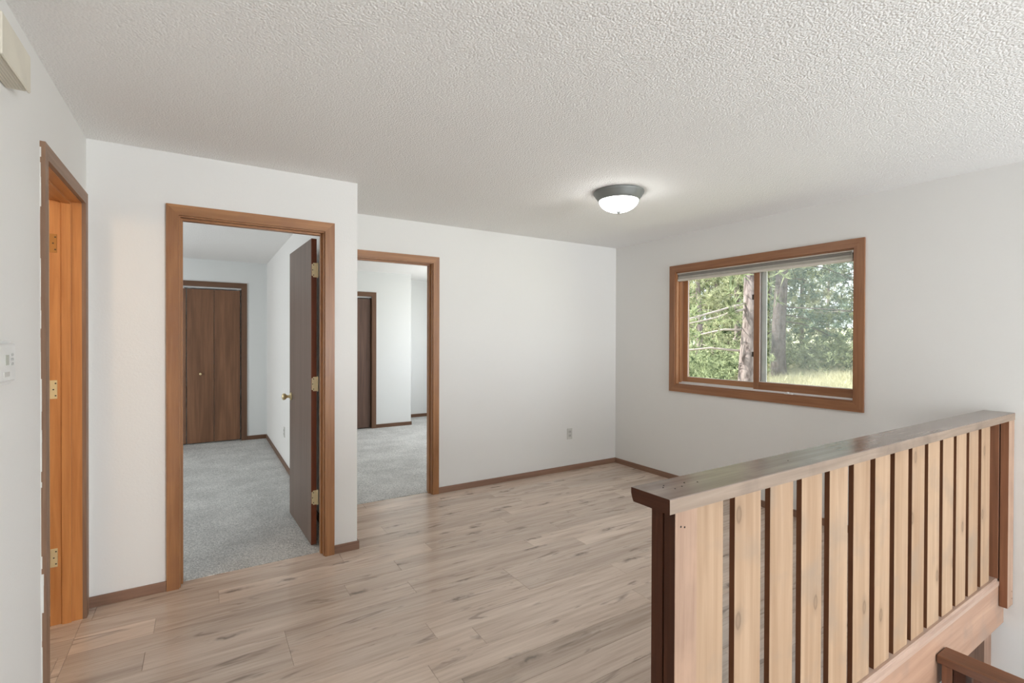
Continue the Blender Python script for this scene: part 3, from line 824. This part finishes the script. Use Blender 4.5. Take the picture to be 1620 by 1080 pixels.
# ------------------------------------------------------------------ wall fittings
def outlet(name, label, p, axis):
    """p = centre on the wall face; axis 'y': wall faces -y ; 'x': wall faces -x"""
    e = empty(name, p, label, 'outlet')
    def put(nm, w, h, d0, d1, mat, dz=0.0, bev=0.0, par=None):
        b = bmesh.new()
        if axis == 'y': box(b, p[0] - w / 2, p[0] + w / 2, p[1] - d1, p[1] - d0, p[2] + dz - h / 2, p[2] + dz + h / 2, bev)
        else: box(b, p[0] - d1, p[0] - d0, p[1] - w / 2, p[1] + w / 2, p[2] + dz - h / 2, p[2] + dz + h / 2, bev)
        return obj(nm, b, mat, par or e)
    put('cover_plate', 0.070, 0.114, 0.0, 0.006, 'plate_plastic', 0, 0.002)
    for dz in (-0.020, 0.020):
        s = put('socket', 0.034, 0.028, 0.006, 0.0085, 'socket_plastic', dz, 0.001)
        for dx in (-0.006, 0.006):
            b = bmesh.new()
            if axis == 'y': box(b, p[0] + dx - 0.001, p[0] + dx + 0.001, p[1] - 0.0090, p[1] - 0.0084, p[2] + dz - 0.004, p[2] + dz + 0.004)
            else: box(b, p[0] - 0.0090, p[0] - 0.0084, p[1] + dx - 0.001, p[1] + dx + 0.001, p[2] + dz - 0.004, p[2] + dz + 0.004)
            obj('slot', b, 'dark_screw', s)
outlet('wall_outlet', 'beige wall outlet low on the long white wall near the corner', (3.316, YB, 0.392), 'y')
outlet('wall_outlet', 'wall outlet beyond the open bedroom door above dark baseboard', (XE - 0.115, 5.894, 0.374), 'x')

th = empty('thermostat', (XL, 2.10, 1.272), 'white wall thermostat with small grey display beside the side doorway', 'thermostat')
bx('body', XL + 0.006, XL + 0.020, 1.945, 2.105, 1.272, 1.385, 'thermostat_white', th, 0.005)
bx('wall_plate', XL, XL + 0.006, 1.935, 2.120, 1.262, 1.395, 'thermostat_white', th, 0.002)
bx('display', XL + 0.020, XL + 0.0212, 2.010, 2.038, 1.322, 1.352, 'lcd_grey', th)
for z in (1.352, 1.338, 1.324):
    bx('button', XL + 0.020, XL + 0.0222, 2.062, 2.076, z - 0.004, z + 0.004, 'print_grey', th, 0.001)
bx('lower_flap', XL + 0.020, XL + 0.0210, 1.995, 2.045, 1.288, 1.302, 'plate_plastic', th)

ch = empty('door_chime', (XL, 1.98, 2.16), 'beige plastic door chime box high on the side wall', 'door chime')
bx('housing', XL, XL + 0.050, 1.845, 2.095, 2.162, 2.272, 'chime_beige', ch, 0.004)
bx('front_cover', XL + 0.050, XL + 0.057, 1.840, 2.100, 2.160, 2.275, 'chime_beige', ch, 0.003)
for k in range(5):
    bx('grille_slot', XL + 0.010 + k * 0.008, XL + 0.013 + k * 0.008, 1.86, 2.08, 2.1612, 2.1622, 'chime_slot', ch)

# ------------------------------------------------------------------ outdoors: sloping ground, pines, grass
def ground_z(x, y):
    d = max(0.0, x - 4.5)
    return -1.0 + 1.25 * min(1.0, d / 11.0) + max(0.0, d - 11.0) * 0.045 + 0.08 * math.sin(x * 0.7) * math.cos(y * 0.6)
bm = bmesh.new()
NX, NY = 50, 50
vs = [[bm.verts.new((4.14 + 70 * (i / NX) ** 1.5, -12 + 85 * j / NY, ground_z(4.14 + 70 * (i / NX) ** 1.5, -12 + 85 * j / NY))) for j in range(NY + 1)] for i in range(NX + 1)]
for i in range(NX):
    for j in range(NY):
        bm.faces.new((vs[i][j], vs[i + 1][j], vs[i + 1][j + 1], vs[i][j + 1])).smooth = True
struct(obj('ground', bm, 'meadow', center=False), 'dry grassy forest floor outside the window')

def np_mesh(name, verts, faces_tri, mat):
    me = bpy.data.meshes.new(name)
    nv, nf = len(verts), len(faces_tri)
    me.vertices.add(nv); me.vertices.foreach_set('co', np.asarray(verts, np.float32).ravel())
    me.loops.add(nf * 3); me.loops.foreach_set('vertex_index', np.asarray(faces_tri, np.int32).ravel())
    me.polygons.add(nf); me.polygons.foreach_set('loop_start', np.arange(0, nf * 3, 3, dtype=np.int32))
    me.polygons.foreach_set('loop_total', np.full(nf, 3, np.int32))
    me.update(calc_edges=True)
    me.materials.append(MATS[mat])
    return me

def tube_path(bm, pts, radii, seg=7):
    rings = []
    for i, p in enumerate(pts):
        p = Vector(p)
        d = (Vector(pts[min(i + 1, len(pts) - 1)]) - Vector(pts[max(i - 1, 0)])).normalized()
        a = d.orthogonal().normalized(); b_ = d.cross(a)
        rings.append([bm.verts.new(p + float(radii[i]) * (math.cos(2 * math.pi * k / seg) * a + math.sin(2 * math.pi * k / seg) * b_)) for k in range(seg)])
    for r0, r1 in zip(rings, rings[1:]):
        for k in range(seg):
            bm.faces.new((r0[k], r0[(k + 1) % seg], r1[(k + 1) % seg], r1[k])).smooth = True
    bm.faces.new(list(reversed(rings[0]))); bm.faces.new(rings[-1])

def needle_tufts(rng, centers, dirs, n, L, w):
    """n thin needle triangles fanning out from each centre"""
    m_ = len(centers)
    c = np.repeat(centers, n, 0); d = np.repeat(dirs, n, 0)
    r = rng.normal(size=(m_ * n, 3)); r /= np.linalg.norm(r, axis=1, keepdims=True)
    v = d * 0.55 + r * 0.85; v /= np.linalg.norm(v, axis=1, keepdims=True)
    s = np.cross(v, rng.normal(size=(m_ * n, 3))); s /= np.linalg.norm(s, axis=1, keepdims=True)
    ln = L * rng.uniform(0.7, 1.2, (m_ * n, 1))
    V = np.stack([c + s * w / 2, c - s * w / 2, c + v * ln], 1).reshape(-1, 3)
    return V

def pine_parts(seed, h, r0, z_lo, z_hi, n_br, br_len, per, mat, w=0.032, L=0.22, n=12, droop=0.12, az=(0, 2 * math.pi), bk='bark'):
    """returns (trunk mesh, list of branch meshes, foliage mesh)"""
    rng = np.random.default_rng(seed); rd = random.Random(seed)
    b = bmesh.new()
    k = 12
    pts = [(0.04 * math.sin(i * 0.9 + seed), 0.04 * math.cos(i * 1.3 + seed), -0.4 + (h + 0.4) * i / k) for i in range(k + 1)]
    tube_path(b, pts, [r0 * (1.12 if i == 0 else 1) * (1 - 0.75 * i / k) for i in range(k + 1)], 14)
    trunk = mesh_of('trunk', b, bk)
    branches, cen, dr = [], [], []
    for i in range(n_br):
        z = z_lo + (z_hi - z_lo) * (i + rd.random()) / n_br
        a = rd.uniform(*az)
        ln = br_len * rd.uniform(0.55, 1.1) * (1 - 0.55 * max(0, (z - z_lo) / (h - z_lo)))
        up = rd.uniform(-0.12, 0.25)
        P = []
        for s in np.linspace(0, 1, 6):
            P.append(((r0 * 0.5 + ln * s) * math.cos(a + 0.25 * s), (r0 * 0.5 + ln * s) * math.sin(a + 0.25 * s), z + ln * (up * s - droop * s * s * 2) + 0.05 * math.sin(6 * s + i)))
        bb = bmesh.new(); tube_path(bb, P, [0.019 * (1 - 0.8 * s) + 0.003 for s in np.linspace(0, 1, 6)], 5)
        branches.append(mesh_of('branch', bb, 'dead_twig' if z < z_lo + 0.4 * (z_hi - z_lo) and bk == 'bark' else bk))
        P = np.array(P)
        for q in range(per):
            s = rng.uniform(0.30, 1.0); f = s * 5; j = min(4, int(f))
            c = P[j] * (1 - (f - j)) + P[j + 1] * (f - j)
            off = rng.normal(size=3) * np.array([0.16, 0.16, 0.10]) * ln * 0.85
            cen.append(c + off); dd = off + np.array([0, 0, 0.12]); dr.append(dd / (np.linalg.norm(dd) + 1e-6))
    V = needle_tufts(rng, np.array(cen), np.array(dr), n, L, w)
    fol = np_mesh('needles', V, np.arange(len(V)).reshape(-1, 3), mat)
    return trunk, branches, fol

def place_pine(parts, x, y, rot, sc, label, group=None):
    tr, brs, fo = parts
    e = empty('pine_tree', (x, y, ground_z(x, y)), label, 'tree', group)
    e.rotation_euler.z = rot; e.scale = (sc,) * 3
    def add(nm, me):
        o = bpy.data.objects.new(nm, me); C.objects.link(o); o.parent = e
        return o
    add('trunk', tr)
    for q in brs: add('branch', q)
    f = add('needles', fo); f['kind'] = 'stuff'
    return e

def at(u, Z):
    """ground position at depth Z in the viewing direction of column u"""
    k = (u - 810) / 780.71
    return (Z * (0.847566 * k + 0.53069), Z * (-0.530681 * k + 0.847542))

near = pine_parts(11, 11, 0.185, 1.6, 8.5, 22, 2.6, 14, 'needles_green', az=(0.2, 3.4))
x, y = at(1186, 8.6)
place_pine(near, x, y, 0.0, 1.0, 'thick grey pine trunk seen through the clear left window pane')
second = pine_parts(23, 12, 0.22, 1.2, 8.5, 22, 3.8, 34, 'needles_blue', az=(-1.5, 0.9), bk='bark_shaded')
x, y = at(1234, 15.5)
place_pine(second, x, y, 0.0, 1.0, 'pine trunk coloured as shaded with drooping blue green boughs behind the insect screen')
kinds = [pine_parts(31, 10, 0.13, 0.8, 8.0, 30, 2.5, 52, 'needles_light'),
         pine_parts(32, 11, 0.15, 1.0, 8.5, 30, 2.7, 52, 'needles_green'),
         pine_parts(33, 12, 0.16, 0.9, 9.0, 32, 2.9, 52, 'needles_blue')]
lab = ['sunlit yellow green young pine in the woods outside', 'mid green pine in the woods outside', 'blue green pine in the woods outside']
grp = ['sunlit young pines outside', 'mid green pines outside', 'blue green pines outside']
spots = [(1105, 17, 0), (1132, 22, 1), (1151, 26, 2), (1165, 19, 0), (1195, 25, 0), (1215, 21, 1), (1268, 24, 0), (1372, 22, 2), (1080, 24, 1), (1120, 31, 0), (1180, 33, 1), (1240, 33, 0), (1310, 38, 0), (1060, 33, 0), (1390, 18, 1), (1420, 27, 0), (1030, 26, 2)]
for i, (u, Z, k) in enumerate(spots):
    x, y = at(u, Z)
    place_pine(kinds[k], x, y, i * 1.7, 0.85 + 0.3 * ((i * 37) % 10) / 10, lab[k], grp[k])

# low shrubs and dry grass
def shrub_mesh(seed, mat):
    rng = np.random.default_rng(seed)
    c = rng.normal(size=(420, 3)) * np.array([0.55, 0.55, 0.30]) + np.array([0, 0, 0.55])
    c[:, 2] = np.abs(c[:, 2])
    d = rng.normal(size=(420, 3)) + np.array([0, 0, 0.8]); d /= np.linalg.norm(d, axis=1, keepdims=True)
    V = needle_tufts(rng, c, d, 9, 0.15, 0.035)
    return np_mesh('shrub', V, np.arange(len(V)).reshape(-1, 3), mat)
sm = shrub_mesh(5, 'needles_green')
for i, (u, Z) in enumerate([(1102, 13), (1128, 15), (1262, 17), (1330, 15.5), (1160, 17)]):
    x, y = at(u, Z)
    o = bpy.data.objects.new('shrub', sm); C.objects.link(o)
    o.location = (x, y, ground_z(x, y) - 0.02); o.rotation_euler.z = i; o.scale = (1.1,) * 3
    tag(o, 'small sunlit green shrub on the ground among the pines', 'shrub', 'shrubs under the pines')
rng = np.random.default_rng(2)
uu = rng.uniform(1040, 1420, 16000); ZZ = rng.uniform(7.5, 26, 16000)
P = np.array([(*at(a, z), 0.0) for a, z in zip(uu, ZZ)])
P[:, 2] = [ground_z(p[0], p[1]) for p in P]
D = np.tile(np.array([[0, 0, 1.0]]), (len(P), 1))
V = needle_tufts(rng, P, D, 5, 0.30, 0.016)
V = V.reshape(-1, 3, 3); low = V[:, 0, 2]; V[:, 2, 2] = np.maximum(V[:, 2, 2], low + 0.12); V = V.reshape(-1, 3)
go = bpy.data.objects.new('grass', np_mesh('grass', V, np.arange(len(V)).reshape(-1, 3), 'dry_grass')); C.objects.link(go)
tag(go, 'tall dry grass covering the ground outside the window', 'grass', kind='stuff')
